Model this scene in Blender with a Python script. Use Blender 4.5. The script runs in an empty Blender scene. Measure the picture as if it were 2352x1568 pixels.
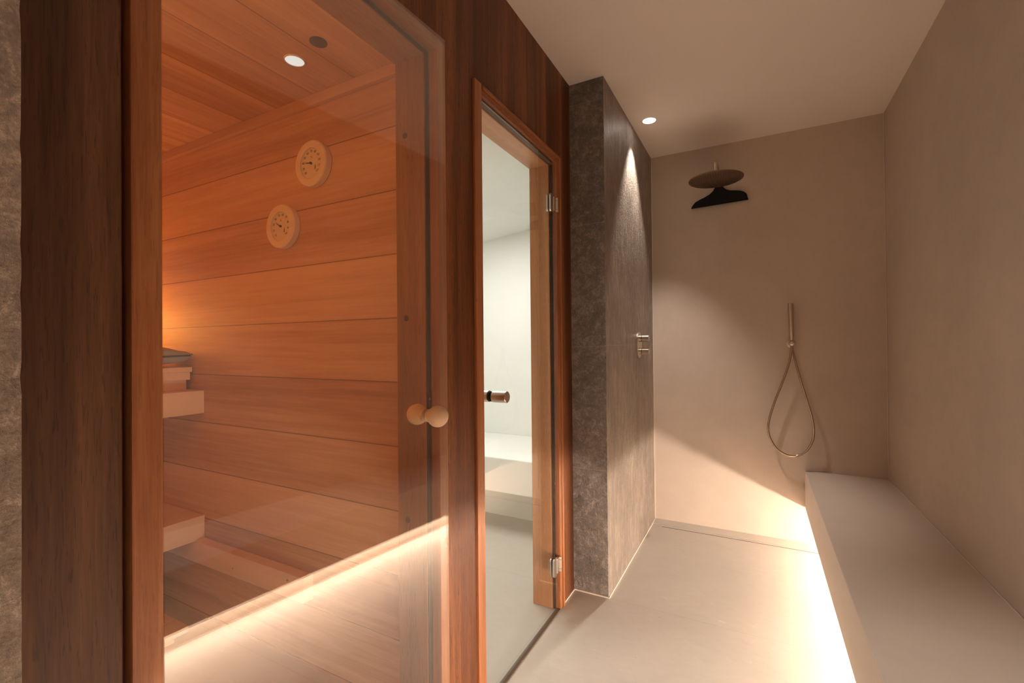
import bpy, bmesh, math, random
from math import sin, cos, tan, pi, radians
from mathutils import Vector, Matrix
random.seed(7)
S = bpy.context.scene
C = S.collection

# ------------------------------------------------------------------ camera, world, exposure
CAM_F, CAM_YAW, CAM_PITCH, CAM_ROLL, CAM_H = 1054.1794, 0.4913, 0.0070, -0.0090, 1.1389
cd = bpy.data.cameras.new('camera'); cam = bpy.data.objects.new('camera', cd); C.objects.link(cam)
cd.sensor_fit = 'HORIZONTAL'; cd.sensor_width = 36.0; cd.lens = 36.0 * CAM_F / 2352.0
cd.clip_start = 0.02; cd.clip_end = 50
fw = Vector((-sin(CAM_YAW) * cos(CAM_PITCH), cos(CAM_YAW) * cos(CAM_PITCH), sin(CAM_PITCH)))
rt = Vector((cos(CAM_YAW), sin(CAM_YAW), 0)); up = rt.cross(fw)
rt2 = rt * cos(CAM_ROLL) + up * sin(CAM_ROLL); up2 = up * cos(CAM_ROLL) - rt * sin(CAM_ROLL)
m = Matrix.Identity(4)
for i in range(3):
    m[i][0] = rt2[i]; m[i][1] = up2[i]; m[i][2] = -fw[i]
m.translation = Vector((0, 0, CAM_H)); cam.matrix_world = m
S.camera = cam
w = bpy.data.worlds.new('world'); S.world = w; w.use_nodes = True
w.node_tree.nodes['Background'].inputs[0].default_value = (0.9, 0.8, 0.7, 1)
w.node_tree.nodes['Background'].inputs[1].default_value = 0.01
S.view_settings.view_transform = 'Standard'; S.view_settings.look = 'None'
S.view_settings.exposure = 0.36; S.view_settings.gamma = 1.0
S.view_settings.use_curve_mapping = False
try:
    S.cycles.max_bounces = 14; S.cycles.diffuse_bounces = 8; S.cycles.transparent_max_bounces = 16
    S.cycles.glossy_bounces = 6; S.cycles.sample_clamp_indirect = 6.0
except Exception: pass

# light strengths
LED_STR = 118.0
SPOT_SHOWER, SPOT_CORRIDOR = 50.0, 46.0
STEAM_W, SAUNA_W, SAUNA_FILL = 15.0, 6.0, 9.8
WARM = (1.0, 0.83, 0.68); DOWN = (1.0, 0.915, 0.83); COOL = (1.0, 0.985, 0.94); AMBER = (1.0, 0.38, 0.07)

# ------------------------------------------------------------------ dimensions (metres)
XW, XC, YC, YB, XR, H = -0.7657, -0.6018, 2.021, 3.0762, 0.604, 2.35
YS = 1.10          # sauna boarded wall
SH = 2.02          # sauna ceiling
Y0 = -1.3          # near end of the corridor
BX, BZ0, BZ1 = 0.227, 0.2016, 0.4114

def spot(name, loc, target, energy, size, blend, radius, col):
    l = bpy.data.lights.new(name, 'SPOT'); o = bpy.data.objects.new(name, l); C.objects.link(o)
    l.energy = energy; l.spot_size = radians(size); l.spot_blend = blend; l.shadow_soft_size = radius; l.color = col
    o.location = loc; d = Vector(target) - Vector(loc)
    o.rotation_euler = d.to_track_quat('-Z', 'Y').to_euler(); return o
def area(name, loc, target, energy, sx, sy, col):
    l = bpy.data.lights.new(name, 'AREA'); o = bpy.data.objects.new(name, l); C.objects.link(o)
    l.shape = 'RECTANGLE'; l.size = sx; l.size_y = sy; l.energy = energy; l.color = col
    o.location = loc; d = Vector(target) - Vector(loc)
    o.rotation_euler = d.to_track_quat('-Z', 'Y').to_euler(); return o
def point(name, loc, energy, radius, col):
    l = bpy.data.lights.new(name, 'POINT'); o = bpy.data.objects.new(name, l); C.objects.link(o)
    l.energy = energy; l.shadow_soft_size = radius; l.color = col; o.location = loc; return o
spot('shower_light', (-0.505, 2.545, H - 0.012), (-0.58, 2.55, 0), SPOT_SHOWER, 70, 0.6, 0.02, DOWN)
spot('corridor_light', (0.20, 0.60, H - 0.012), (0.12, 0.85, 0), SPOT_CORRIDOR, 64, 0.8, 0.03, DOWN)
spot('corridor_light', (0.20, -0.55, H - 0.012), (0.14, -0.5, 0), SPOT_CORRIDOR * 1.6, 64, 0.8, 0.03, DOWN)  # unseen lamp added behind the viewer to raise the overall light
area('steam_light', (-1.55, 2.1, 1.9), (-1.55, 2.25, 0), STEAM_W, 0.25, 0.8, COOL)
point('sauna_corner_light', (-2.68, 0.93, 1.25), SAUNA_W, 0.09, AMBER)
point('sauna_fill_light', (-1.15, -0.10, 1.62), SAUNA_FILL, 0.10, (1.0, 0.42, 0.08))  # added fill without a fixture, brightening benches and wall boards

# ------------------------------------------------------------------ material helpers
class NT:
    def __init__(s, name):
        s.m = bpy.data.materials.new(name); s.m.use_nodes = True; s.t = s.m.node_tree; s.t.nodes.clear()
        s.out = s.n('ShaderNodeOutputMaterial')
    def n(s, typ, **kw):
        nd = s.t.nodes.new(typ)
        for k, v in kw.items(): setattr(nd, k, v)
        return nd
    def set(s, sock, v):
        if hasattr(v, 'is_linked') or isinstance(v, bpy.types.NodeSocket): s.t.links.new(v, sock)
        else: sock.default_value = v
    def math(s, op, a, b=0.0, c=None, clamp=False):
        nd = s.n('ShaderNodeMath', operation=op); nd.use_clamp = clamp
        s.set(nd.inputs[0], a); s.set(nd.inputs[1], b)
        if c is not None: s.set(nd.inputs[2], c)
        return nd.outputs[0]
    def mix(s, f, a, b, mode='MIX'):
        nd = s.n('ShaderNodeMix', data_type='RGBA', blend_type=mode)
        s.set(nd.inputs[0], f); s.set(nd.inputs[6], col4(a)); s.set(nd.inputs[7], col4(b)); return nd.outputs[2]
    def coords(s, scale=(1, 1, 1), loc=(0, 0, 0)):
        tc = s.n('ShaderNodeTexCoord'); mp = s.n('ShaderNodeMapping')
        s.t.links.new(tc.outputs['Object'], mp.inputs[0]); mp.inputs[3].default_value = scale; mp.inputs[1].default_value = loc
        return mp.outputs[0]
    def xyz(s):
        tc = s.n('ShaderNodeTexCoord'); sp = s.n('ShaderNodeSeparateXYZ'); s.t.links.new(tc.outputs['Object'], sp.inputs[0])
        return sp.outputs
    def noise(s, vec, scale, detail=4, rough=0.55, dist=0.0):
        nd = s.n('ShaderNodeTexNoise'); s.t.links.new(vec, nd.inputs['Vector'])
        nd.inputs['Scale'].default_value = scale; nd.inputs['Detail'].default_value = detail
        nd.inputs['Roughness'].default_value = rough; nd.inputs['Distortion'].default_value = dist
        return nd.outputs[0]
    def ramp(s, f, stops):
        nd = s.n('ShaderNodeValToRGB'); s.t.links.new(f, nd.inputs[0]); e = nd.color_ramp.elements
        e[0].position, e[0].color = stops[0][0], col4(stops[0][1])
        e[1].position, e[1].color = stops[-1][0], col4(stops[-1][1])
        for p, c in stops[1:-1]:
            x = e.new(p); x.color = col4(c)
        return nd.outputs[0]
    def bump(s, h, strength=0.2, dist=0.01):
        nd = s.n('ShaderNodeBump'); s.t.links.new(h, nd.inputs['Height']); nd.inputs['Strength'].default_value = strength
        nd.inputs['Distance'].default_value = dist; return nd.outputs[0]
    def bsdf(s, col, rough=0.5, metal=0.0, normal=None, spec=None):
        b = s.n('ShaderNodeBsdfPrincipled'); s.set(b.inputs['Base Color'], col4(col)); s.set(b.inputs['Roughness'], rough)
        s.set(b.inputs['Metallic'], metal)
        if spec is not None: s.set(b.inputs['Specular IOR Level'], spec)
        if normal is not None: s.t.links.new(normal, b.inputs['Normal'])
        s.t.links.new(b.outputs[0], s.out.inputs[0]); return b
def col4(c):
    if isinstance(c, (tuple, list)): return (c[0], c[1], c[2], 1.0) if len(c) == 3 else tuple(c)
    if isinstance(c, (int, float)): return (c, c, c, 1.0)
    return c

def seam(k, coord, pitch, off, width, phase_noise=None):
    """1 inside a board, 0 in the joint; also the board number"""
    q = k.math('DIVIDE', k.math('SUBTRACT', coord, off), pitch)
    fr = k.math('FRACT', q); idx = k.math('FLOOR', q)
    d = k.math('MINIMUM', fr, k.math('SUBTRACT', 1.0, fr))
    sm = k.math('DIVIDE', d, width / pitch * 0.5, clamp=True)
    return sm, idx

def wood(name, dark, mid, light, grain='z', fine=60.0, stretch=14.0, rough=0.45, board=None, bump=0.25, tone=0.35, pores=0.0, seam_dark=0.25, bands=1.6, spec=0.35):
    k = NT(name)
    st = {'x': (1 / stretch, 1, 1), 'y': (1, 1 / stretch, 1), 'z': (1, 1, 1 / stretch)}[grain]
    v = k.coords(st)
    idxc = None
    if board:
        ax, pitch, off, wd = board
        c = k.xyz()['xyz'.index(ax)]
        sm, idx = seam(k, c, pitch, off, wd)
        wn = k.n('ShaderNodeTexWhiteNoise', noise_dimensions='1D'); k.t.links.new(idx, wn.inputs['W'])
        sh = k.n('ShaderNodeVectorMath', operation='ADD'); k.t.links.new(v, sh.inputs[0])
        cx = k.n('ShaderNodeCombineXYZ'); mul = k.math('MULTIPLY', wn.outputs[0], 37.0)
        for i in range(3): k.t.links.new(mul, cx.inputs[i])
        k.t.links.new(cx.outputs[0], sh.inputs[1]); v = sh.outputs[0]
    big = k.noise(v, fine * 0.12, 3, 0.5, bands)
    fin = k.noise(v, fine, 5, 0.65, 0.2)
    vf = k.noise(v, fine * 4, 3, 0.7, 0.0)
    f = k.math('ADD', k.math('MULTIPLY', big, 0.55), k.math('ADD', k.math('MULTIPLY', fin, 0.3), k.math('MULTIPLY', vf, 0.15)))
    if board:
        f = k.math('ADD', f, k.math('MULTIPLY', k.math('SUBTRACT', wn.outputs[0], 0.5), tone * 0.35))
    col = k.ramp(f, [(0.34, dark), (0.5, mid), (0.66, light)])
    h = k.math('ADD', k.math('MULTIPLY', fin, 0.6), k.math('MULTIPLY', vf, 0.4))
    if pores:
        pv = k.noise(k.coords({'x': (0.06, 1, 1), 'y': (1, 0.06, 1), 'z': (1, 1, 0.06)}[grain]), 420, 2, 0.5)
        pm = k.math('GREATER_THAN', pv, 0.62)
        pmm = k.math('MULTIPLY', pm, pores)
        col = k.mix(pmm, col, tuple(x * 0.35 for x in dark))
        h = k.math('SUBTRACT', h, k.math('MULTIPLY', pmm, 0.6))
    if board:
        inv = k.math('SUBTRACT', 1.0, sm)
        col = k.mix(k.math('MULTIPLY', inv, 1 - seam_dark), col, tuple(x * 0.25 for x in dark))
        h = k.math('SUBTRACT', h, k.math('MULTIPLY', inv, 3.0))
    k.bsdf(col, k.math('ADD', rough - 0.08, k.math('MULTIPLY', fin, 0.16)), normal=k.bump(h, bump, 0.004), spec=spec)
    return k.m

def plain(name, col, rough=0.5, metal=0.0, var=0.0, scale=20, bumps=0.0, spec=None):
    k = NT(name); v = k.coords(); n = k.noise(v, scale, 5, 0.6)
    c = k.mix(n, tuple(max(0, x * (1 - var)) for x in col), tuple(min(1, x * (1 + var)) for x in col)) if var else col
    k.bsdf(c, rough, metal, normal=k.bump(n, bumps, 0.003) if bumps else None, spec=spec); return k.m

def plaster(name, col, var=0.10, rough=0.6, bumpst=0.06):
    k = NT(name); v = k.coords()
    a = k.noise(v, 1.7, 4, 0.6, 0.6); b = k.noise(v, 9, 5, 0.65, 0.3); c = k.noise(k.coords((1, 1, 0.5)), 70, 4, 0.6)
    f = k.math('ADD', k.math('MULTIPLY', a, 0.6), k.math('ADD', k.math('MULTIPLY', b, 0.28), k.math('MULTIPLY', c, 0.12)))
    cc = k.ramp(f, [(0.3, tuple(x * (1 - var) for x in col)), (0.7, tuple(min(1, x * (1 + var)) for x in col))])
    k.bsdf(cc, rough, normal=k.bump(k.math('ADD', b, k.math('MULTIPLY', c, 0.5)), bumpst, 0.004), spec=0.3); return k.m

def brushed(name, col, rough=0.28, axis='z'):
    k = NT(name); s = {'x': (0.05, 1, 1), 'y': (1, 0.05, 1), 'z': (1, 1, 0.05)}[axis]
    n = k.noise(k.coords(s), 900, 2, 0.5)
    k.bsdf(k.mix(n, tuple(x * 0.88 for x in col), col), k.math('ADD', rough, k.math('MULTIPLY', n, 0.12)), 1.0); return k.m

def emit(name, col, st):
    k = NT(name); e = k.n('ShaderNodeEmission'); e.inputs[0].default_value = col4(col); e.inputs[1].default_value = st
    k.t.links.new(e.outputs[0], k.out.inputs[0]); return k.m

def glass(name, tint=(0.955, 0.965, 0.955), ior=2.0):
    k = NT(name); g = k.n('ShaderNodeNewGeometry'); fr = k.n('ShaderNodeFresnel')
    i = k.math('ADD', ior, k.math('MULTIPLY', g.outputs['Backfacing'], 1.0 / ior - ior))
    k.t.links.new(i, fr.inputs['IOR'])
    tr = k.n('ShaderNodeBsdfTransparent'); tr.inputs[0].default_value = col4(tint)
    gl = k.n('ShaderNodeBsdfGlossy'); gl.inputs['Roughness'].default_value = 0.0; gl.inputs[0].default_value = (1, 1, 1, 1)
    mx = k.n('ShaderNodeMixShader'); k.t.links.new(fr.outputs[0], mx.inputs[0])
    k.t.links.new(tr.outputs[0], mx.inputs[1]); k.t.links.new(gl.outputs[0], mx.inputs[2]); k.t.links.new(mx.outputs[0], k.out.inputs[0])
    return k.m

def stone(name, rows, fs=1.0, bst=0.6, gain=1.0):
    """fossil-flecked limestone: coarse on the rough cut end, combed on the long side; thin pale joints"""
    k = NT(name); v = k.coords()
    g3 = lambda c: tuple(min(1, x * gain) for x in c)
    big = k.noise(v, 3.2, 4, 0.6, 0.8); med = k.noise(v, 30 * fs, 6, 0.72, 0.5); fin = k.noise(v, 130 * fs, 4, 0.7)
    str_ = k.noise(k.coords((1, 1, 0.20), (3, 1, 2)), 24, 6, 0.72, 0.8)
    st2 = k.noise(k.coords((1, 1, 0.30), (7, 4, 2)), 70, 5, 0.7, 0.6)
    f = k.math('ADD', k.math('MULTIPLY', big, 0.30), k.math('ADD', k.math('MULTIPLY', med, 0.45), k.math('MULTIPLY', fin, 0.25)))
    col = k.ramp(f, [(0.36, g3((0.10, 0.083, 0.070))), (0.50, g3((0.205, 0.173, 0.148))), (0.66, g3((0.43, 0.37, 0.32)))])
    fleck = k.math('MULTIPLY', k.math('GREATER_THAN', med, 0.575), k.math('GREATER_THAN', fin, 0.50))
    col = k.mix(k.math('MULTIPLY', fleck, 0.45), col, g3((0.36, 0.31, 0.27)))
    f2 = k.math('ADD', k.math('MULTIPLY', big, 0.25), k.math('ADD', k.math('MULTIPLY', str_, 0.45), k.math('MULTIPLY', st2, 0.30)))
    cols = k.ramp(f2, [(0.36, (0.15, 0.115, 0.09)), (0.50, (0.27, 0.215, 0.172)), (0.64, (0.46, 0.385, 0.325))])
    z = k.xyz()[2]; jl = None
    g = k.n('ShaderNodeNewGeometry'); sn = k.n('ShaderNodeSeparateXYZ'); k.t.links.new(g.outputs['True Normal'], sn.inputs[0])
    side = k.math('GREATER_THAN', k.math('ABSOLUTE', sn.outputs[0]), 0.7)
    if gain == 1.0: col = k.mix(side, col, cols)
    for pitch, o, only in rows:
        sm, _ = seam(k, z, pitch, o, 0.004); inv = k.math('SUBTRACT', 1.0, sm)
        if only == 'side': inv = k.math('MULTIPLY', inv, side)
        if only == 'end': inv = k.math('MULTIPLY', inv, k.math('SUBTRACT', 1.0, side))
        jl = inv if jl is None else k.math('MAXIMUM', jl, inv)
    if jl is not None: col = k.mix(k.math('MULTIPLY', jl, 0.7), col, (0.40, 0.33, 0.27))
    h = k.math('ADD', k.math('MULTIPLY', med, 1.0), k.math('ADD', k.math('MULTIPLY', fin, 0.6), k.math('ADD', k.math('MULTIPLY', str_, 0.9), k.math('MULTIPLY', st2, 0.7))))
    rg = k.math('SUBTRACT', 0.62, k.math('MULTIPLY', side, 0.26))
    k.bsdf(col, rg, normal=k.bump(h, bst, 0.008), spec=0.5); return k.m

def floor_mat(name, col):
    k = NT(name); v = k.coords((0.45, 1, 1)); v1 = k.coords()
    a = k.noise(v1, 2.3, 5, 0.6, 0.5); b = k.noise(v, 38, 5, 0.7, 0.4); c = k.noise(k.coords((0.35, 1, 1)), 95, 3, 0.6)
    f = k.math('ADD', k.math('MULTIPLY', a, 0.6), k.math('MULTIPLY', b, 0.4))
    cc = k.ramp(f, [(0.33, tuple(x * 0.90 for x in col)), (0.67, tuple(min(1, x * 1.06) for x in col))])
    sp = k.math('GREATER_THAN', c, 0.715)
    cc = k.mix(k.math('MULTIPLY', sp, 0.40), cc, tuple(x * 0.45 for x in col))
    sp2 = k.math('GREATER_THAN', b, 0.70)
    cc = k.mix(k.math('MULTIPLY', sp2, 0.30), cc, (0.85, 0.8, 0.74))
    sm, _ = seam(k, k.xyz()[1], 0.96, 2.02, 0.0032)
    cc = k.mix(k.math('MULTIPLY', k.math('SUBTRACT', 1.0, sm), 0.45), cc, tuple(x * 0.5 for x in col))
    k.bsdf(cc, k.math('ADD', 0.42, k.math('MULTIPLY', b, 0.2)), normal=k.bump(k.math('SUBTRACT', b, k.math('MULTIPLY', sp, 0.5)), 0.08, 0.003), spec=0.35); return k.m

M = {}
M['cladding'] = wood('cladding_wood', (0.07, 0.019, 0.005), (0.15, 0.048, 0.015), (0.27, 0.098, 0.036), 'z', 70, 26, 0.48, ('y', 0.0925, 0.084, 0.0012), 0.25, 0.5, 0.55, 0.6)
M['panel'] = wood('panel_wood', (0.052, 0.020, 0.009), (0.115, 0.050, 0.023), (0.225, 0.105, 0.054), 'z', 60, 22, 0.50, None, 0.15, 0, 0.35)
M['casing'] = wood('casing_wood', (0.20, 0.062, 0.022), (0.34, 0.125, 0.047), (0.48, 0.21, 0.09), 'z', 70, 24, 0.42, None, 0.2, 0, 0.2)
M['casing_h'] = wood('casing_head_wood', (0.20, 0.062, 0.022), (0.34, 0.125, 0.047), (0.48, 0.21, 0.09), 'y', 70, 24, 0.42, None, 0.2, 0, 0.5)
M['jamb'] = wood('jamb_wood', (0.34, 0.14, 0.052), (0.46, 0.20, 0.078), (0.56, 0.27, 0.115), 'z', 80, 24, 0.40, None, 0.15, 0, 0.3)
M['jamb_h'] = wood('jamb_head_wood', (0.34, 0.14, 0.052), (0.46, 0.20, 0.078), (0.56, 0.27, 0.115), 'y', 80, 24, 0.40, None, 0.15, 0, 0.3)
M['sjamb'] = wood('sauna_jamb_wood', (0.22, 0.095, 0.04), (0.31, 0.14, 0.062), (0.40, 0.20, 0.10), 'z', 90, 22, 0.45, None, 0.2, 0, 0.5)
M['sjamb_h'] = wood('sauna_jamb_head_wood', (0.22, 0.095, 0.04), (0.31, 0.14, 0.062), (0.40, 0.20, 0.10), 'y', 90, 22, 0.45, None, 0.2, 0, 0.5)
M['plug'] = plain('dark_plug_wood', (0.06, 0.022, 0.009), 0.5, var=0.2)
HB = dict(fine=30, stretch=26, rough=0.5, bump=0.10)
M['hem_wall'] = wood('hemlock_wall_boards', (0.42, 0.20, 0.09), (0.61, 0.35, 0.185), (0.78, 0.50, 0.30), 'x', board=('z', 0.2018, 0.0157, 0.0052), tone=0.5, seam_dark=0.0, **HB)
M['hem_wall_y'] = wood('hemlock_side_boards', (0.42, 0.20, 0.09), (0.61, 0.35, 0.185), (0.78, 0.50, 0.30), 'y', board=('z', 0.2018, 0.0157, 0.0052), tone=0.5, seam_dark=0.0, **HB)
M['hem_ceil'] = wood('hemlock_ceiling_boards', (0.42, 0.20, 0.09), (0.61, 0.35, 0.185), (0.78, 0.50, 0.30), 'y', board=('x', 0.2, -1.158, 0.0052), tone=0.5, seam_dark=0.0, **HB)
M['hem_x'] = wood('hemlock_batten', (0.72, 0.48, 0.32), (0.80, 0.56, 0.38), (0.86, 0.63, 0.45), 'x', **HB)
M['hem_trim'] = wood('hemlock_moulding', (0.50, 0.28, 0.15), (0.62, 0.37, 0.21), (0.72, 0.46, 0.28), 'x', **HB)
M['hem_y'] = wood('hemlock_bench', (0.72, 0.48, 0.32), (0.80, 0.56, 0.38), (0.86, 0.63, 0.45), 'y', **HB)
M['knobwood'] = wood('pale_turned_wood', (0.62, 0.42, 0.27), (0.70, 0.49, 0.33), (0.76, 0.56, 0.39), 'z', fine=50, stretch=10, rough=0.4, bump=0.05)
M['dialwood'] = wood('pale_dial_wood', (0.80, 0.64, 0.50), (0.85, 0.70, 0.56), (0.89, 0.75, 0.62), 'x', fine=50, stretch=14, rough=0.5, bump=0.05)
M['dial'] = plain('dial_face', (0.80, 0.70, 0.58), 0.55, var=0.04)
M['ink'] = plain('dial_ink', (0.09, 0.03, 0.015), 0.6)
M['wallp'] = plaster('microcement_wall', (0.56, 0.465, 0.385))
M['benchp'] = plaster('microcement_bench', (0.62, 0.53, 0.45), 0.06)
M['ceil'] = plaster('ceiling_paint', (0.88, 0.80, 0.73), 0.02, 0.8, 0.02)
M['steamp'] = plaster('steam_room_microcement', (0.74, 0.745, 0.71), 0.05, 0.6, 0.05)
M['floor'] = floor_mat('limestone_floor', (0.54, 0.485, 0.42))
M['stone'] = stone('fossil_limestone', [(0.5612, 0.5665, 'end'), (1.132, 0.0, 'side')], 1.0, 0.9)
M['stone_rough'] = stone('rough_fossil_limestone', [(0.5612, 0.5665, 'side')], 1.6, 0.8, 2.0)
M['caulk'] = plain('pale_caulk', (0.70, 0.60, 0.50), 0.6)
M['steel'] = brushed('brushed_steel', (0.62, 0.52, 0.43), 0.26, 'z')
M['steelx'] = brushed('brushed_steel_turned', (0.64, 0.56, 0.48), 0.25, 'x')
M['hose'] = plain('polished_hose', (0.55, 0.44, 0.34), 0.16, 1.0)
M['hinge'] = plain('satin_hinge_metal', (0.80, 0.72, 0.64), 0.25, 1.0)
M['shead'] = brushed('brushed_bronze_steel', (0.27, 0.18, 0.125), 0.35, 'x')
M['nozzle'] = plain('rubber_nozzle', (0.07, 0.05, 0.04), 0.7)
M['rubber'] = plain('black_rubber', (0.006, 0.0055, 0.005), 0.6, spec=0.2)
M['seal'] = plain('brown_seal', (0.13, 0.09, 0.065), 0.8, spec=0.1)
M['blacksteel'] = plain('black_catch', (0.03, 0.025, 0.02), 0.35, 0.5)
M['glass'] = glass('clear_glass')
M['glass_steam'] = glass('clear_steam_glass', tint=(0.985, 0.99, 0.985), ior=1.42)
M['glass_edge'] = plain('glass_edge', (0.45, 0.55, 0.50), 0.2)
M['white'] = plain('white_trim_ring', (0.85, 0.80, 0.74), 0.4)
M['lens'] = emit('lit_lens', (1.0, 0.93, 0.84), 14.0)
M['mirror_lens'] = emit('reflected_lamp_glow', (1.0, 0.94, 0.88), 0.78)  # glow standing in for a downlight reflected in the door glass
M['led'] = emit('led_strip_light', WARM, LED_STR)
M['felt'] = plain('grey_linen', (0.34, 0.33, 0.31), 0.9, var=0.15, scale=300, bumps=0.4)
M['felt_dark'] = plain('dark_linen_piping', (0.05, 0.04, 0.035), 0.9)

# ------------------------------------------------------------------ mesh helpers
def add_box(bm, lo, hi, bev=0.0):
    lo = Vector(lo); hi = Vector(hi); c = (lo + hi) / 2; s = hi - lo
    r = bmesh.ops.create_cube(bm, size=1.0, matrix=Matrix.Translation(c) @ Matrix.Diagonal((s.x, s.y, s.z, 1)))
    if bev > 0:
        es = list({e for v in r['verts'] for e in v.link_edges})
        bmesh.ops.bevel(bm, geom=es, offset=bev, segments=2, affect='EDGES', profile=0.6)
def B(*boxes, bev=0.0):
    bm = bmesh.new()
    for lo, hi in boxes: add_box(bm, lo, hi, bev)
    return bm
def frame_axes(d):
    d = Vector(d).normalized(); a = Vector((0, 0, 1)) if abs(d.z) < 0.9 else Vector((1, 0, 0))
    u = a.cross(d).normalized(); return u, d.cross(u)
def lathe(bm, base, axis, prof, n=48, cap=True, squash=None):
    """prof: list of (distance along axis, radius)"""
    base = Vector(base); ax = Vector(axis).normalized(); u, v = frame_axes(ax); rings = []
    for t, r in prof:
        if r < 1e-6: rings.append([bm.verts.new(base + ax * t)])
        else: rings.append([bm.verts.new(base + ax * t + (u * cos(2 * pi * i / n) + v * sin(2 * pi * i / n)) * r) for i in range(n)])
    for a, b in zip(rings, rings[1:]):
        if len(a) == 1 and len(b) == 1: continue
        for i in range(n):
            j = (i + 1) % n
            if len(a) == 1: bm.faces.new((a[0], b[i], b[j]))
            elif len(b) == 1: bm.faces.new((a[i], b[0], a[j]))
            else: bm.faces.new((a[i], b[i], b[j], a[j]))
    if cap:
        if len(rings[0]) > 1: bm.faces.new(rings[0])
        if len(rings[-1]) > 1: bm.faces.new(rings[-1][::-1])
def tube(bm, pts, r, n=14, closed=False):
    pts = [Vector(p) for p in pts]; rings = []; prev = None
    for i, p in enumerate(pts):
        a = pts[i - 1] if i > 0 else pts[i]; b = pts[i + 1] if i < len(pts) - 1 else pts[i]
        d = (b - a).normalized()
        if prev is None: u, v = frame_axes(d)
        else:
            u = (prev - d * prev.dot(d)).normalized(); v = d.cross(u)
        prev = u
        rings.append([bm.verts.new(p + (u * cos(2 * pi * k / n) + v * sin(2 * pi * k / n)) * r) for k in range(n)])
    for a, b in zip(rings, rings[1:]):
        for k in range(n): bm.faces.new((a[k], a[(k + 1) % n], b[(k + 1) % n], b[k]))
    bm.faces.new(rings[0][::-1]); bm.faces.new(rings[-1])
def prism(bm, outline, origin, u, v, d):
    """outline [(a,b)] in the plane (u,v), extruded by vector d"""
    o = Vector(origin); u = Vector(u); v = Vector(v); d = Vector(d)
    a = [bm.verts.new(o + u * p[0] + v * p[1]) for p in outline]; b = [bm.verts.new(x.co + d) for x in a]
    bm.faces.new(a[::-1]); bm.faces.new(b); n = len(a)
    for i in range(n): bm.faces.new((a[i], a[(i + 1) % n], b[(i + 1) % n], b[i]))
def catmull(pts, n=10):
    P = [Vector(p) for p in pts]; P = [P[0] * 2 - P[1]] + P + [P[-1] * 2 - P[-2]]; out = []
    for i in range(1, len(P) - 2):
        for k in range(n):
            t = k / n; a, b, c, d = P[i - 1], P[i], P[i + 1], P[i + 2]
            out.append(0.5 * ((2 * b) + (c - a) * t + (2 * a - 5 * b + 4 * c - d) * t * t + (3 * b - a - 3 * c + d) * t ** 3))
    out.append(P[-2]); return out
def obj(name, bm, mat, parent=None, smooth=False, local=False):
    """one mesh object; vertices are given in world space unless local"""
    if parent is not None and not local:
        off = Vector((0, 0, 0)); q = parent
        while q is not None: off += q.location; q = q.parent
        for vtx in bm.verts: vtx.co -= off
    bmesh.ops.recalc_face_normals(bm, faces=bm.faces)
    me = bpy.data.meshes.new(name); bm.to_mesh(me); bm.free(); me.materials.append(mat)
    o = bpy.data.objects.new(name, me); C.objects.link(o)
    if parent is not None: o.parent = parent
    if smooth:
        for p in me.polygons: p.use_smooth = True
        if smooth != 'all':
            try: me.set_sharp_from_angle(angle=radians(32))
            except Exception: pass
    return o
def tag(o, label, cat=None, group=None, kind=None):
    o['label'] = label
    if cat: o['category'] = cat
    if group: o['group'] = group
    if kind: o['kind'] = kind
    return o
def thing(name, loc, label, cat, group=None, kind=None, rotz=0.0):
    o = bpy.data.objects.new(name, None); C.objects.link(o); o.location = loc; o.rotation_euler = (0, 0, rotz)
    o.empty_display_size = 0.05
    return tag(o, label, cat, group, kind)
def struct(name, bm, mat, label, cat='wall'):
    return tag(obj(name, bm, mat), label, cat, kind='structure')

# ------------------------------------------------------------------ the room shell
struct('floor', B(((-2.95, Y0 - .1, -0.1), (0.8, 3.3, 0.0))), M['floor'], 'pale beige limestone floor with fine cross joints', 'floor')
struct('ceiling', B(((-0.95, Y0, H), (0.70, YB + 0.1, H + 0.1))), M['ceil'], 'smooth beige ceiling over the shower corridor', 'ceiling')
struct('wall_back', B(((XC - 0.02, YB, -0.05), (0.80, YB + 0.1, H + 0.1))), M['wallp'], 'beige plastered back wall behind the shower head', 'wall')
struct('wall_right', B(((XR, Y0, -0.05), (XR + 0.1, YB, H + 0.1))), M['wallp'], 'beige plastered wall along the right above the long bench', 'wall')
struct('wall_near', B(((-0.95, Y0 - 0.1, 0), (0.70, Y0, H))), M['wallp'], 'beige wall closing the corridor behind the viewer', 'wall')
struct('wall_column', B(((-0.85, YC, 0.0), (XC, YB, H)), bev=0.0015), M['stone'], 'grey brown fossil stone wall block left of the shower', 'wall')
# rough stone at the near left edge, its arris chipped
bm = bmesh.new(); xs = XC; n = 150
prev = None
rows = []
for i in range(n + 1):
    z = H * i / n
    ch = 0.0014 + 0.0035 * max(0, random.random() - 0.62) + (0.003 if random.random() > 0.93 else 0)
    rows.append([bm.verts.new((xs, -1.29, z)), bm.verts.new((xs, 0.161 - ch * 1.6, z)), bm.verts.new((xs - ch, 0.161, z)), bm.verts.new((xs - 0.17, 0.161, z)), bm.verts.new((xs - 0.17, -1.29, z))])
for a, b in zip(rows, rows[1:]):
    for k in range(5): bm.faces.new((a[k], a[(k + 1) % 5], b[(k + 1) % 5], b[k]))
bm.faces.new(rows[0]); bm.faces.new(rows[-1][::-1])
struct('wall_stone_near', bm, M['stone_rough'], 'rough fossil stone wall edge at the far left of the picture', 'wall')

struct('trim_6', B(((XR - .004, YB - .004, BZ1), (XR - .001, YB - .001, H)), ((XR - .004, Y0 + .03, BZ1), (XR - .001, YB - .004, BZ1 + .003))), M['caulk'], 'hairline pale joint in the right corner and above the bench', 'trim')

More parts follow.
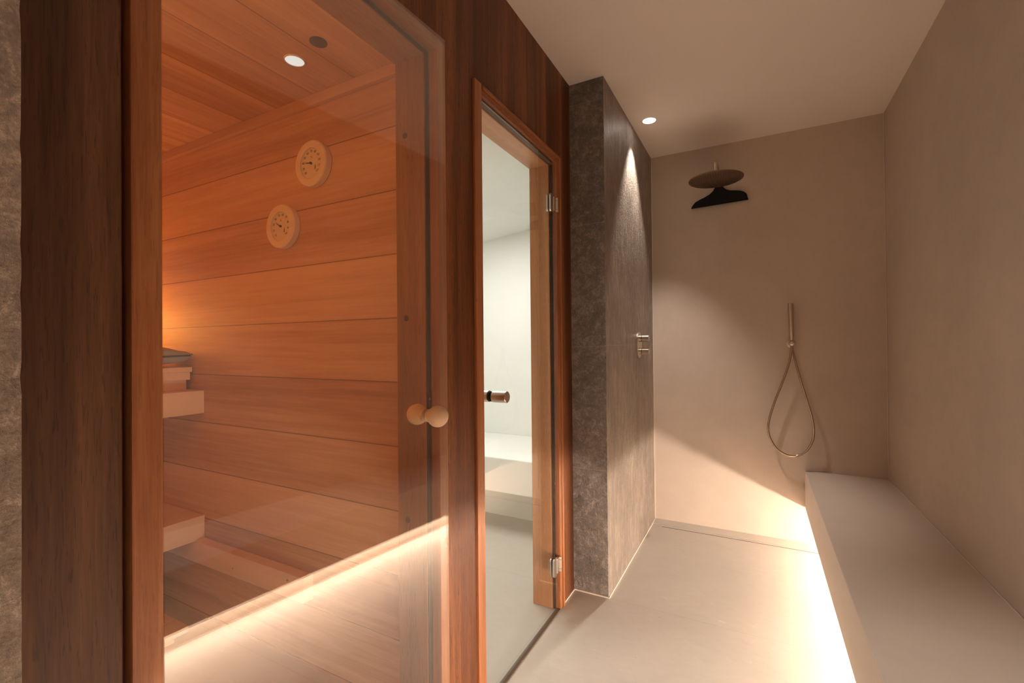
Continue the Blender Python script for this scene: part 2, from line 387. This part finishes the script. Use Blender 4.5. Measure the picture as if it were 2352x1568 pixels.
# wood cladding wall with its two openings
SY0, SY1, SZ = 0.309, 1.036, 1.972      # sauna opening, outer line of the casing
TY0, TY1, TZ = 1.187, 1.892, 1.962      # steam room opening
xw0 = XW - 0.10
struct('wall_left', B(((xw0, SY1, 0), (XW, TY0, H)), ((xw0, TY1, 0), (XW, YC, H)), ((xw0, TY0, TZ), (XW, TY1, H)),
       ((xw0, SY0, SZ), (XW, SY1, H))), M['cladding'], 'dark red brown vertical wood cladding around both glass doors', 'wall')
struct('wall_left_panel', B(((xw0, 0.05, 0), (XW - 0.003, SY0 - 0.006, H)), ((xw0, 0.1, 0), (XW - 0.018, SY0 + .01, H)), bev=0.0015), M['panel'], 'broad dark wooden panel between rough stone edge and sauna doorway', 'wall')

# caulk along the foot of the stone and the back corner
struct('trim_3', B(((XC, YC - .006, 0), (XC + .006, YB, .006)), ((XW, YC - .006, 0), (XC + .006, YC, .006)), ((XW, TY1, 0), (XW + .006, YC - .006, .006)),
       ((XC, YB - .004, 0), (XC + .004, YB, H))), M['caulk'], 'thin pale sealant line around the foot of the stone', 'trim')

# ------------------------------------------------------------------ sauna shell
SX1 = XW - 0.128; SX0 = -2.80; SYN = -0.95
struct('wall_sauna', B(((SX0 - .05, YS, 0), (xw0, YS + 0.06, SH + .05))), M['hem_wall'], 'sauna wall of wide horizontal pale wood boards carrying two gauges', 'wall')
struct('wall_sauna_far', B(((SX0 - .05, SYN, 0), (SX0, YS, SH + .05))), M['hem_wall_y'], 'boarded far sauna wall behind the benches', 'wall')
struct('wall_sauna_near', B(((SX0, SYN - .05, 0), (xw0, SYN, SH + .05))), M['hem_wall'], 'boarded near sauna wall outside the picture', 'wall')
struct('wall_sauna_front', B(((SX1, SYN, 0), (xw0, SY0, SH)), ((SX1, SY1 - .05, 0), (xw0, YS, SH)), ((SX1, SY0, SZ - .04), (xw0, SY1 - .05, SH))), M['hem_wall_y'], 'inner boarding of the sauna door wall', 'wall')
struct('ceiling_sauna', B(((SX0, SYN, SH), (xw0, YS, SH + 0.05))), M['hem_ceil'], 'sauna ceiling of pale boards running along the corridor', 'ceiling')
struct('trim_4', B(((SX0, YS - 0.018, SH - 0.036), (SX1, YS, SH)), bev=0.003), M['hem_trim'], 'pale wooden moulding between sauna wall and sauna ceiling', 'trim')

# ------------------------------------------------------------------ steam room shell
TX0, TXI, TYN = -2.55, -0.86, 1.18
struct('wall_steam_back', B(((TX0, YB, 0), (TXI, YB + .08, 2.3))), M['steamp'], 'white steam room back wall above the pale bench', 'wall')
struct('wall_steam_far', B(((TX0 - .08, TYN, 0), (TX0, YB + .08, 2.3))), M['steamp'], 'white far wall of the steam room', 'wall')
struct('wall_steam_near', B(((TX0, YS + .06, 0), (xw0, TYN, 2.3))), M['steamp'], 'white near wall of the steam room', 'wall')
struct('wall_steam_side', B(((TXI - .02, TY1 + .0, 0), (TXI + .01, YB, 2.3)), ((TXI - .02, TYN, TZ), (xw0, TY1, 2.3))), M['steamp'], 'white inner side of the steam room door wall', 'wall')
bm = bmesh.new(); prism(bm, [(TX0, 1.852), (TXI, 2.086), (TXI, 2.3), (TX0, 2.3)], (0, TYN, 0), (1, 0, 0), (0, 0, 1), (0, YB - TYN, 0))
struct('ceiling_steam', bm, M['steamp'], 'sloping off white steam room ceiling', 'ceiling')
t = thing('steam_bench', (-1.7, 2.7, 0), 'white plastered bench built into the steam room behind the narrow glass door', 'bench')
obj('seat', B(((TX0 + .001, 2.405, 0.25), (TXI - .022, YB - .001, 0.457)), bev=.006), M['steamp'], t)
obj('base', B(((TX0 + .001, 2.68, 0.0), (TXI - .022, YB - .001, 0.25))), M['steamp'], t)

# ------------------------------------------------------------------ doorway frames
def door_frame(name, y0, y1, top, cw_l, cw_r, ctop, jy, jtop, xin, mats, label, right_gap=0.0):
    t = thing(name, (XW, y1, 0), label, 'door frame', kind='structure')
    cv, ch, jv, jh = mats; x0, x1 = XW - 0.022, XW + 0.008
    obj('casing_post', B(((x0, y0, 0), (x1, y0 + cw_l, top)), bev=.0025), cv, t)
    obj('casing_post', B(((x0, y1 - cw_r, 0), (x1, y1, top)), bev=.0025), cv, t)
    obj('casing_head', B(((x0, y0 + cw_l, ctop), (x1, y1 - cw_r, top)), bev=.0025), ch, t)
    xj = XW - 0.026
    obj('jamb_post', B(((xin, jy, 0), (xj, y1, jtop + .03)), bev=.003), jv, t)
    obj('jamb_post', B(((xin, y0, 0), (xj, y0 + cw_l - .001, jtop + .03)), bev=.003), jv, t)
    obj('jamb_head', B(((xin, y0 + cw_l, jtop), (xj, jy, jtop + .035)), bev=.003), jh, t)
    return t
t1 = door_frame('trim_1', SY0, SY1, SZ, 0.038, 0.036, 1.945, 0.985, 1.931, SX1, (M['casing'], M['casing_h'], M['sjamb'], M['sjamb_h']), 'dark wooden frame around the sauna doorway')
for z in (1.723, 1.215, 0.657):
    bm = bmesh.new(); lathe(bm, (-0.859, 0.9855, z), (0, -1, 0), [(-.004, .0085), (.0009, .0085), (.0012, .006)], 24)
    tag(obj('wood_plug', bm, M['plug'], t1), 'dark round wooden plug')
bm = B(((XW - .0240, .9875, 0.955), (XW - .0205, .9990, 1.005)), bev=.001)
k = obj('door_catch', bm, M['blacksteel'], t1); tag(k, 'small black catch plate')
bm = bmesh.new(); lathe(bm, (XW - .0205, .9932, 0.994), (1, 0, 0), [(0, .0042), (.0012, .0042), (.0016, .003)], 16); obj('screw', bm, M['hinge'], k)

t2 = door_frame('trim_2', TY0, TY1, TZ, 0.042, 0.054, 1.926, 1.827, 1.915, -0.884, (M['casing'], M['casing_h'], M['jamb'], M['jamb_h']), 'honey brown wooden frame around the steam room doorway')
obj('rebate_strip', B(((XW - .0262, .9865, 0), (XW - .0235, .9995, 1.944)), ((XW - .0262, SY0 + .038, 1.9325), (XW - .0235, .9865, 1.944))), M['plug'], t1)  # dark strip covering the stop face of jamb and head
obj('bead', B(((XW + .006, 1.861, 0), (XW + .013, 1.874, TZ - .012)), bev=.003), M['casing'], t2)
obj('bead', B(((XW + .006, TY0 + .042, 1.946), (XW + .013, 1.861, 1.958)), bev=.003), M['casing_h'], t2)
obj('rebate_strip', B(((XW - .022, 1.829, 0.003), (XW - .012, 1.834, 1.915))), M['rubber'], t2)
obj('head_seal', B(((XW - .022, 1.23, 1.918), (XW - .006, 1.82, 1.924)), bev=.001), M['seal'], t2)
obj('floor_seal', B(((XW - .012, 1.225, 0.0), (XW + .008, 1.868, 0.004)), bev=.001), M['seal'], t2)

# ------------------------------------------------------------------ glass doors
def rounded(w, h, r, n=6):
    pts = []
    for cx, cy, a0 in ((w / 2 - r, h / 2 - r, 0), (-w / 2 + r, h / 2 - r, 90), (-w / 2 + r, -h / 2 + r, 180), (w / 2 - r, -h / 2 + r, 270)):
        for i in range(n + 1):
            a = radians(a0 + 90 * i / n); pts.append((cx + r * cos(a), cy + r * sin(a)))
    return pts
DOOR_ANG = radians(4.0)
d1 = thing('door_1', (XW + 0.004, 0.352, 0), 'clear frameless glass sauna door standing slightly ajar', 'glass door', kind='structure', rotz=-DOOR_ANG)
DL = 0.626
obj('glass_pane', B(((-.004, -.0042, .012), (.004, DL, 1.938)), bev=.0008), M['glass'], d1, local=True)
obj('hinge', B(((.004, -.002, 1.80), (.010, .030, 1.88)), ((-.010, -.002, 1.80), (-.004, .030, 1.88)), bev=.002), M['hinge'], d1, local=True)
obj('hinge', B(((.004, -.002, .18), (.010, .030, .26)), ((-.010, -.002, .18), (-.004, .030, .26)), bev=.002), M['hinge'], d1, local=True)
def knob_prof():
    pr = [(.0042, .0), (.0042, .0150), (.0055, .0162), (.008, .0150), (.0105, .0142)]
    R = 0.0262; c = 0.0338
    for i in range(7, 31):
        a = pi * i / 30; pr.append((c - R * cos(a), max(R * sin(a), 0)))
    pr[-1] = (c + R, 0); return [p for p in pr if True]
for sgn in (1, -1):
    bm = bmesh.new(); lathe(bm, (0, 0.553, 0.966), (sgn, 0, 0), knob_prof(), 48, cap=False)
    obj('door_knob', bm, M['knobwood'], d1, smooth='all', local=True)

d2 = thing('door_2', (XW - .002, 1.226, 0), 'narrow frameless glass steam room door standing closed', 'glass door', kind='structure')
obj('glass_pane', B(((XW - .008, 1.233, .008), (XW, 1.824, 1.917)), bev=.0008), M['glass_steam'], d2)
kn = None
bm = bmesh.new(); lathe(bm, (XW + .0035, 1.292, 0.9705), (1, 0, 0), [(0, .0170), (.001, .0187), (.0505, .0187), (.052, .0172), (.0525, .0165)], 48)
lathe(bm, (XW - .0115, 1.292, 0.9705), (-1, 0, 0), [(0, .0170), (.001, .0187), (.0505, .0187), (.052, .0172), (.0525, .0165)], 48)
kn = obj('door_knob', bm, M['steelx'], d2, smooth=True)
bm = bmesh.new(); lathe(bm, (XW, 1.292, 0.9705), (1, 0, 0), [(0, .0172), (.0035, .0172)], 40); lathe(bm, (XW - .008, 1.292, 0.9705), (-1, 0, 0), [(0, .0172), (.0035, .0172)], 40)
obj('gasket', bm, M['rubber'], kn, smooth=True)
for z in (1.738, 0.199):
    bm = bmesh.new()
    for x, dx in ((XW, .006), (XW - .008, -.006)): prism(bm, rounded(.036, .078, .010), (x, 1.793, z), (0, 1, 0), (0, 0, 1), (dx, 0, 0))
    hg = obj('hinge', bm, M['hinge'], d2)
    obj('hinge_leaf', B(((XW + .0, 1.806, z - .031), (XW + .009, 1.834, z + .031)), bev=.0015), M['hinge'], hg)
    bm = bmesh.new()
    for a, b in ((-.031, -.0195), (-.0185, .0185), (.0195, .031)): lathe(bm, (XW + .010, 1.834, z + a), (0, 0, 1), [(0, .0055), (.0006, .006), (b - a - .0006, .006), (b - a, .0055)], 20)
    obj('hinge_barrel', bm, M['hinge'], hg, smooth=True)

# ------------------------------------------------------------------ long bench with light below
t = thing('floating_bench', (0.42, 1.0, 0), 'long beige plastered bench along the right wall, glowing underneath', 'bench')
obj('seat', B(((BX, Y0 + .02, BZ0), (XR - .001, YB - .001, BZ1)), bev=.003), M['benchp'], t)
obj('base', B(((0.51, Y0 + .02, 0), (XR - .001, YB - .001, BZ0))), M['benchp'], t)
obj('led_strip', B(((0.499, Y0 + .1, .070), (0.5095, YB - .02, .100))), M['led'], t)
obj('led_channel', B(((0.495, Y0 + .1, .100), (0.51, YB - .02, .106))), M['steelx'], t)
dg = obj('drain_slot', B(((BX + .004, YB - .022, BZ1 - .001), (0.362, YB - .002, BZ1 + .0035)), bev=.001), M['benchp'], t)
obj('slot_gap', B(((BX + .012, YB - .015, BZ1 + .003), (0.356, YB - .010, BZ1 + .0040))), M['seal'], dg)

# linear drain
t = thing('linear_drain', (-0.14, 2.97, 0), 'slim beige linear drain cover in the floor at the foot of the back wall', 'drain')
obj('cover', B(((-0.540, 2.961, 0.0), (0.30, 2.984, 0.0025)), bev=.0008), M['floor'], t)
obj('drain_gap', B(((-0.537, 2.956, 0.0), (0.30, 2.9605, 0.0012)), ((-0.537, 2.9845, 0), (0.30, 2.987, .0012))), M['seal'], t)
struct('trim_5', B(((XC + .006, 2.988, 0), (BX + .2, YB, 0.004))), M['floor'], 'narrow raised stone strip along the foot of the back wall', 'trim')

# ------------------------------------------------------------------ downlights
def downlight(loc, r, ring, lens, label, group=None):
    t = thing('ceiling_downlight', loc, label, 'ceiling light', group)
    x, y, z = loc; bm = bmesh.new()
    lathe(bm, (x, y, z), (0, 0, -1), [(0, r - ring), (0, r), (.0025, r - .0008), (.0035, r - ring * .5), (.0035, r - ring)], 56, cap=False)
    obj('trim_ring', bm, M['white'], t, smooth=True)
    bm = bmesh.new(); lathe(bm, (x, y, z), (0, 0, -1), [(0, r - ring + .0003), (.0022, r - ring + .0003), (.0026, (r - ring) * .6), (.0027, 0)], 48, cap=False)
    obj('lens', bm, lens, t, smooth='all'); return t
downlight((-0.505, 2.545, H), 0.036, .002, M['lens'], 'bright recessed ceiling spotlight beside the stone wall of the shower')
downlight((0.20, 0.60, H), 0.036, .002, M['lens'], 'recessed ceiling spotlight above the sauna doorway, out of the picture')
downlight((0.20, -0.55, H), 0.036, .002, M['lens'], 'added fill spotlight in the corridor ceiling, behind the viewer')  # fixture for the added lamp behind the viewer
downlight((-1.246, 0.928, SH), 0.0305, .0032, M['mirror_lens'], 'small white glowing disc added for a downlight reflected in the sauna door glass')  # disc added where the door glass mirrors a corridor downlight
bm = bmesh.new(); lathe(bm, (-1.111, 0.905, SH), (0, 0, -1), [(0, .0245), (.0025, .0245), (.0032, .022), (.0032, 0)], 48, cap=False)
tag(obj('ceiling_disc', bm, M['plug'], smooth=True), 'round brown disc in the wooden sauna ceiling', 'ceiling disc')  # flat dark brown disc under the ceiling boards

# ------------------------------------------------------------------ shower
sh = (-0.196, 2.79, 2.046)
t = thing('rain_shower', (-0.196, YB, 2.15), 'round brushed rain shower head on the back wall', 'shower head')
bm = bmesh.new(); R = .142
lathe(bm, sh, (0, 0, 1), [(0, 0), (0, R - .004), (.0015, R - .001), (.004, R), (.0065, R - .0015), (.0085, R - .006), (.0105, .04), (.018, .022), (.022, .016), (.022, 0)], 96, cap=False)
obj('spray_plate', bm, M['shead'], t, smooth=True)
bm = bmesh.new()
for ring in range(1, 11):
    rr = .0125 * ring; nn = 6 * ring
    for i in range(nn):
        a = 2 * pi * i / nn + ring * .3; lathe(bm, (sh[0] + rr * cos(a), sh[1] + rr * sin(a), sh[2] + .0005), (0, 0, -1), [(0, .0019), (.0022, .0014)], 6)
tag(obj('nozzles', bm, M['nozzle'], t), 'dark spray nozzles', kind='stuff')
ez = 2.152; pts = [(sh[0], YB - .006, ez)] + [(sh[0], y, ez) for y in (3.0, 2.9, 2.82)]
arc = [(sh[0], 2.79 + .022 * (1 - sin(a)) , ez - .022 * (1 - cos(a))) for a in [radians(x) for x in range(0, 91, 15)]]
arc = [(sh[0], 2.79 + .022 - .022 * sin(a), ez - .022 + .022 * cos(a)) for a in [radians(x) for x in range(0, 91, 15)]]
bm = bmesh.new(); tube(bm, pts + arc + [(sh[0], 2.79, 2.10), (sh[0], 2.79, 2.062)], .0095, 20)
obj('shower_arm', bm, M['steel'], t, smooth=True)
bm = bmesh.new(); lathe(bm, (sh[0], YB, ez), (0, -1, 0), [(0, .028), (.006, .028), (.0075, .026), (.0075, .0096)], 48)
obj('wall_flange', bm, M['steel'], t, smooth=True)

# squeegee
bm = bmesh.new()
ol = [(-.158, -.052), (-.150, -.036), (-.136, -.020), (-.112, -.008), (-.080, .004), (-.052, .018), (-.034, .034), (-.024, .050), (-.018, .064), (-.016, .078), (-.012, .084), (.012, .084),
      (.016, .078), (.018, .062), (.026, .048), (.040, .034), (.060, .024), (.090, .019), (.116, .014), (.136, .004), (.150, -.010), (.158, -.028)]
bl = [(-.158, -.052), (.158, -.044)]
ol = [(a, b + (.008 * (a + .158) / .316 if b < -.02 else 0)) for a, b in ol]
prism(bm, [(-.156, -.050)] + ol[1:-1] + [(.156, -.040)], (-.197, YB - .030, 2.031), (1, 0, 0), (0, 0, 1), (0, .014, 0))
t = thing('shower_squeegee', (-.197, YB, 2.03), 'black shower squeegee hung on the back wall under the rain head', 'squeegee')
o = obj('handle_body', bm, M['rubber'], t)
mod = o.modifiers.new('bevel', 'BEVEL'); mod.width = .004; mod.segments = 3
bm = bmesh.new(); prism(bm, [(-.159, -.055), (.159, -.047), (.157, -.038), (-.157, -.045)], (-.197, YB - .025, 2.031), (1, 0, 0), (0, 0, 1), (0, .004, 0)); obj('blade', bm, M['rubber'], t)
bm = bmesh.new(); tube(bm, [(-.197, YB, 2.10), (-.197, YB - .034, 2.10)], .005, 12); tag(obj('wall_hook', bm, M['steel'], t), 'small metal hook')

# mixer
t = thing('shower_mixer', (XC, 2.667, 1.131), 'brushed steel shower mixer with two round knobs on the stone wall', 'shower tap')
bm = bmesh.new(); prism(bm, rounded(.115, .150, .057, 14), (XC, 2.667, 1.131), (0, 1, 0), (0, 0, 1), (.005, 0, 0)); obj('cover_plate', bm, M['steelx'], t)
for z in (1.168, 1.094):
    bm = bmesh.new(); lathe(bm, (XC + .005, 2.667, z), (1, 0, 0), [(0, .019), (.012, .019), (.0121, .0165), (.0150, .0165), (.0151, .019), (.052, .019), (.053, .018), (.053, 0)], 40, cap=False)
    kb = obj('knob', bm, M['steelx'], t, smooth=True)
    bm = bmesh.new(); lathe(bm, (XC + .0172, 2.667, z), (1, 0, 0), [(0, .0168), (.0028, .0168)], 32); obj('gap_ring', bm, M['rubber'], kb, smooth=True)

# hand shower
HX, HY = 0.166, YB - 0.045
t = thing('hand_shower', (0.17, YB, 1.13), 'slim brushed steel hand shower with looped hose on the back wall', 'hand shower')
bm = bmesh.new(); lathe(bm, (HX + .004, HY, 1.150), (-.018, 0, 1), [(0, .010), (.004, .0125), (.018, .0128), (.020, .0135), (.206, .0135), (.208, .0125), (.208, 0)], 36, cap=False); obj('hand_piece', bm, M['steel'], t, smooth=True)
bm = bmesh.new(); lathe(bm, (HX + .004, YB, 1.131), (0, -1, 0), [(0, .024), (.005, .024), (.006, .022), (.006, .011), (.044, .011), (.046, .0135), (.062, .0135), (.063, .012), (.063, 0)], 36, cap=False)
obj('wall_holder', bm, M['steel'], t, smooth=True)
bm = bmesh.new(); lathe(bm, (HX + .004, HY - .018, 1.131), (0, -1, 0), [(0, .0095), (.003, .0095), (.0035, .008), (.0035, 0)], 28, cap=False); tag(obj('holder_cap', bm, M['hinge'], t, smooth=True), 'bright round cap')
L = [(.168, HY, 1.146), (.166, HY, 1.08), (.150, HY, 1.00), (.120, HY, .905), (.083, HY, .80), (.055, HY, .70), (.048, HY, .64), (.058, HY, .585), (.090, HY, .53), (.130, HY, .503), (.160, HY, .497), (.195, HY, .503),
     (.235, HY, .535), (.262, HY, .59), (.269, HY, .65), (.262, HY + .004, .72), (.238, HY + .01, .82), (.212, HY + .015, .92), (.190, HY + .02, 1.02), (.178, HY + .025, 1.08), (.172, HY + .03, 1.125)]
bm = bmesh.new(); tube(bm, catmull(L, 8), .0062, 16); obj('hose', bm, M['hose'], t, smooth='all')

# ------------------------------------------------------------------ sauna furniture
def sauna_bench(z1, z0, label, x1=-2.068):
    t = thing('sauna_bench', (x1, YS, z0), label, 'sauna bench', 'sauna benches')
    obj('front_board', B(((x1 - .028, SYN + .02, z0), (x1, YS - .001, z1)), bev=.002), M['hem_y'], t)
    x = x1 - .0295; i = 0
    while x - .09 > SX0:
        obj('seat_slat', B(((x - .09, SYN + .02, z1 - .028), (x, YS - .001, z1 - .0005)), bev=.002), M['hem_y'], t); x -= .0925
    return t
sauna_bench(0.958, 0.862, 'upper pale wooden sauna bench, above the lower one')
sauna_bench(0.433, 0.335, 'lower pale wooden sauna bench just above the long batten')
t = thing('sauna_headrest', (-2.16, 1.09, .958), 'low pale wooden headrest standing on the upper sauna bench', 'headrest')
obj('top_board', B(((-2.32, .35, 1.002), (-2.142, 1.082, 1.035)), ((-2.30, .34, 1.035), (-2.134, 1.086, 1.056)), bev=.002), M['hem_y'], t)
obj('base_board', B(((-2.28, .38, .958), (-2.165, 1.078, 1.002)), bev=.002), M['hem_y'], t)
# cushion
def pillow(cx, cy, cz, lx, ly, hz):
    bm = bmesh.new(); nx, ny = 26, 32; top = {}; bot = {}
    for i in range(nx + 1):
        for j in range(ny + 1):
            a = -1 + 2 * i / nx; b = -1 + 2 * j / ny
            f = (max(0, 1 - abs(a) ** 3.2) * max(0, 1 - abs(b) ** 5)) ** .34
            pin = 1 - .05 * (1 - abs(a)) * abs(b) ** 3 - .0
            wv = .0022 * sin(9 * a + 5 * b) + .0016 * sin(17 * b + 3 * a)
            x = cx + a * lx * (1 - .04 * (1 - b * b)); y = cy + b * ly * (1 - .03 * (1 - a * a))
            top[i, j] = bm.verts.new((x, y, cz + f * hz + wv * f + .006 * (abs(a * b) ** 6) + .012 * (b + 1) / 2))
            edge = i in (0, nx) or j in (0, ny)
            bot[i, j] = top[i, j] if edge else bm.verts.new((x, y, cz - f * hz * .75 + .008 * (b + 1) / 2))
    for i in range(nx):
        for j in range(ny):
            bm.faces.new((top[i, j], top[i + 1, j], top[i + 1, j + 1], top[i, j + 1]))
            q = [bot[i, j], bot[i, j + 1], bot[i + 1, j + 1], bot[i + 1, j]]
            if len(set(q)) >= 3: bm.faces.new(list(dict.fromkeys(q)))
    return bm
t = thing('sauna_cushion', (-2.3, .80, 1.056), 'grey linen cushion lying on the wooden headrest of the sauna', 'cushion')
obj('cover', pillow(-2.300, .835, 1.090, .186, .245, .042), M['felt'], t, smooth='all')
bm = bmesh.new(); tube(bm, [(-2.120, .60, 1.092), (-2.121, .84, 1.098), (-2.114, 1.066, 1.106), (-2.125, 1.080, 1.110), (-2.30, 1.076, 1.106)], .0035, 8)
obj('piping', bm, M['felt_dark'], t, smooth='all')

# batten along the wall
t = thing('wall_batten', (-1.7, YS, .25), 'pale wooden batten screwed along the sauna wall below the lower bench', 'batten')
obj('rail', B(((SX0 + .01, 1.060, .249), (-1.394, YS, .3365)), bev=.0015), M['hem_x'], t)
for x, z in ((-1.803, .282), (-1.478, .312)):
    bm = bmesh.new(); lathe(bm, (x, 1.060, z), (0, -1, 0), [(0, .0040), (.0012, .0040), (.0018, .0025), (.0018, 0)], 16, cap=False); obj('screw', bm, M['hinge'], t)
# duckboard
t = thing('duckboard', (-2.2, .6, 0), 'low wooden duckboard on the sauna floor beneath the benches', 'duckboard')
x = -1.983
for i in range(7): obj('slat', B(((x - .094, .05, .024), (x, .992, .048)), bev=.002), M['hem_y'], t); x -= .100
for y in (.12, .9): obj('bearer', B(((-2.66, y, 0), (-2.0, y + .05, .024))), M['hem_x'], t)

# corner lamp of the sauna, hidden from the photograph behind the door post
t = thing('sauna_lamp', (-2.76, 1.06, 1.1), 'slatted wooden corner lamp glowing in the far sauna corner', 'lamp')
for i in range(6):
    a = i / 5; obj('slat', B(((-2.79 + .16 * a - .005, 1.07 - .16 * (1 - a) - .012, 1.09), (-2.79 + .16 * a + .012, 1.07 - .16 * (1 - a) + .005, 1.36)), bev=.001), M['hem_y'], t)

# gauges
def gauge(c, label, group, nums, unit, hand, kindname):
    x, z = c; y = YS; t = thing(kindname, (x, YS, z), label, 'gauge', group)
    R1, R2, D = .0795, .0530, .030
    bm = bmesh.new()
    lathe(bm, (x, y, z), (0, -1, 0), [(0, R1 - .003), (.004, R1), (D - .006, R1), (D - .002, R1 - .003), (D, R1 - .010), (D, R2 + .003), (D - .002, R2), (.021, R2), (.021, 0)], 72, cap=False)
    obj('wooden_frame', bm, M['dialwood'], t, smooth=True)
    bm = bmesh.new(); lathe(bm, (x, y - .0213, z), (0, -1, 0), [(0, R2 - .0003), (.0010, R2 - .0003), (.0010, 0)], 64, cap=False); f = obj('dial_face', bm, M['dial'], t, smooth=True)
    yf = y - .0225
    def txt(s, cx, cz, size, rot=0.0, nm='numerals'):
        cu = bpy.data.curves.new(nm, 'FONT'); cu.body = s; cu.size = size; cu.align_x = 'CENTER'; cu.align_y = 'CENTER'; cu.extrude = .00015
        o = bpy.data.objects.new('tmp', cu); C.objects.link(o); bpy.context.view_layer.update()
        me = bpy.data.meshes.new_from_object(o.evaluated_get(bpy.context.evaluated_depsgraph_get())); bpy.data.objects.remove(o)
        bt = bmesh.new(); bt.from_mesh(me); bpy.data.meshes.remove(me)
        ca, sa = cos(rot), sin(rot)
        for v in bt.verts:
            a, b, d = v.co.x, v.co.y, v.co.z
            v.co = Vector((cx + a * ca - b * sa, yf - .0002 - d, cz + a * sa + b * ca))
        return bt
    allb = bmesh.new()
    def merge(bt):
        me = bpy.data.meshes.new('m'); bt.to_mesh(me); bt.free(); allb.from_mesh(me); bpy.data.meshes.remove(me)
    a0, a1 = radians(225), radians(-45); n = len(nums)
    for i, s in enumerate(nums):
        a = a0 + (a1 - a0) * i / (n - 1); merge(txt(s, x + .0420 * cos(a), z + .0420 * sin(a), .0118))
    merge(txt(unit, x, z + .021, .010))
    obj('numerals', allb, M['ink'], f)
    bm = bmesh.new()
    for i in range((n - 1) * 5 + 1):
        a = a0 + (a1 - a0) * i / ((n - 1) * 5); r0 = .0485 if i % 5 == 0 else .0495
        u = Vector((cos(a), 0, sin(a))); v = Vector((-sin(a), 0, cos(a)))
        prism(bm, [(r0, -.0003), (.0512, -.0003), (.0512, .0003), (r0, .0003)], (x, yf, z), u, v, (0, -.0003, 0))
    obj('tick_marks', bm, M['ink'], f)
    bm = bmesh.new(); u = Vector((cos(hand), 0, sin(hand))); v = Vector((-sin(hand), 0, cos(hand)))
    prism(bm, [(-.010, -.0011), (.018, -.0017), (.031, 0), (.018, .0017), (-.010, .0011)], (x, yf - .004, z), u, v, (0, -.0008, 0))
    lathe(bm, (x, yf, z), (0, -1, 0), [(0, .0042), (.0055, .0042), (.006, .003)], 24)
    obj('needle', bm, M['ink'], t)
    # small walking figure mark near the lower right of the dial
    bm = bmesh.new(); q = (x + .019, yf, z - .016)
    for pa, pb in (((0, .007), (-.001, 0)), ((-.001, 0), (-.0035, -.007)), ((-.001, 0), (.003, -.007)), ((0, .004), (.0035, 0))):
        d = Vector((pb[0] - pa[0], pb[1] - pa[1])); nrm = Vector((-d.y, d.x)).normalized() * .0011
        prism(bm, [(pa[0] + nrm.x, pa[1] + nrm.y), (pa[0] - nrm.x, pa[1] - nrm.y), (pb[0] - nrm.x, pb[1] - nrm.y), (pb[0] + nrm.x, pb[1] + nrm.y)], q, (1, 0, 0), (0, 0, 1), (0, -.0003, 0))
    lathe(bm, (q[0], q[1], q[2] + .009), (0, -1, 0), [(0, .0013), (.0003, .0013)], 12); obj('maker_mark', bm, M['ink'], f)
    return t
gauge((-1.362, 1.776), 'upper round thermometer with pale wooden frame on the sauna wall', 'round sauna gauges', [str(v) for v in range(20, 130, 10)], '\u00b0C', radians(172), 'sauna_thermometer')
gauge((-1.528, 1.578), 'lower round humidity gauge with pale wooden frame on the sauna wall', 'round sauna gauges', [str(v) for v in range(10, 110, 10)], '%', radians(148), 'sauna_hygrometer')
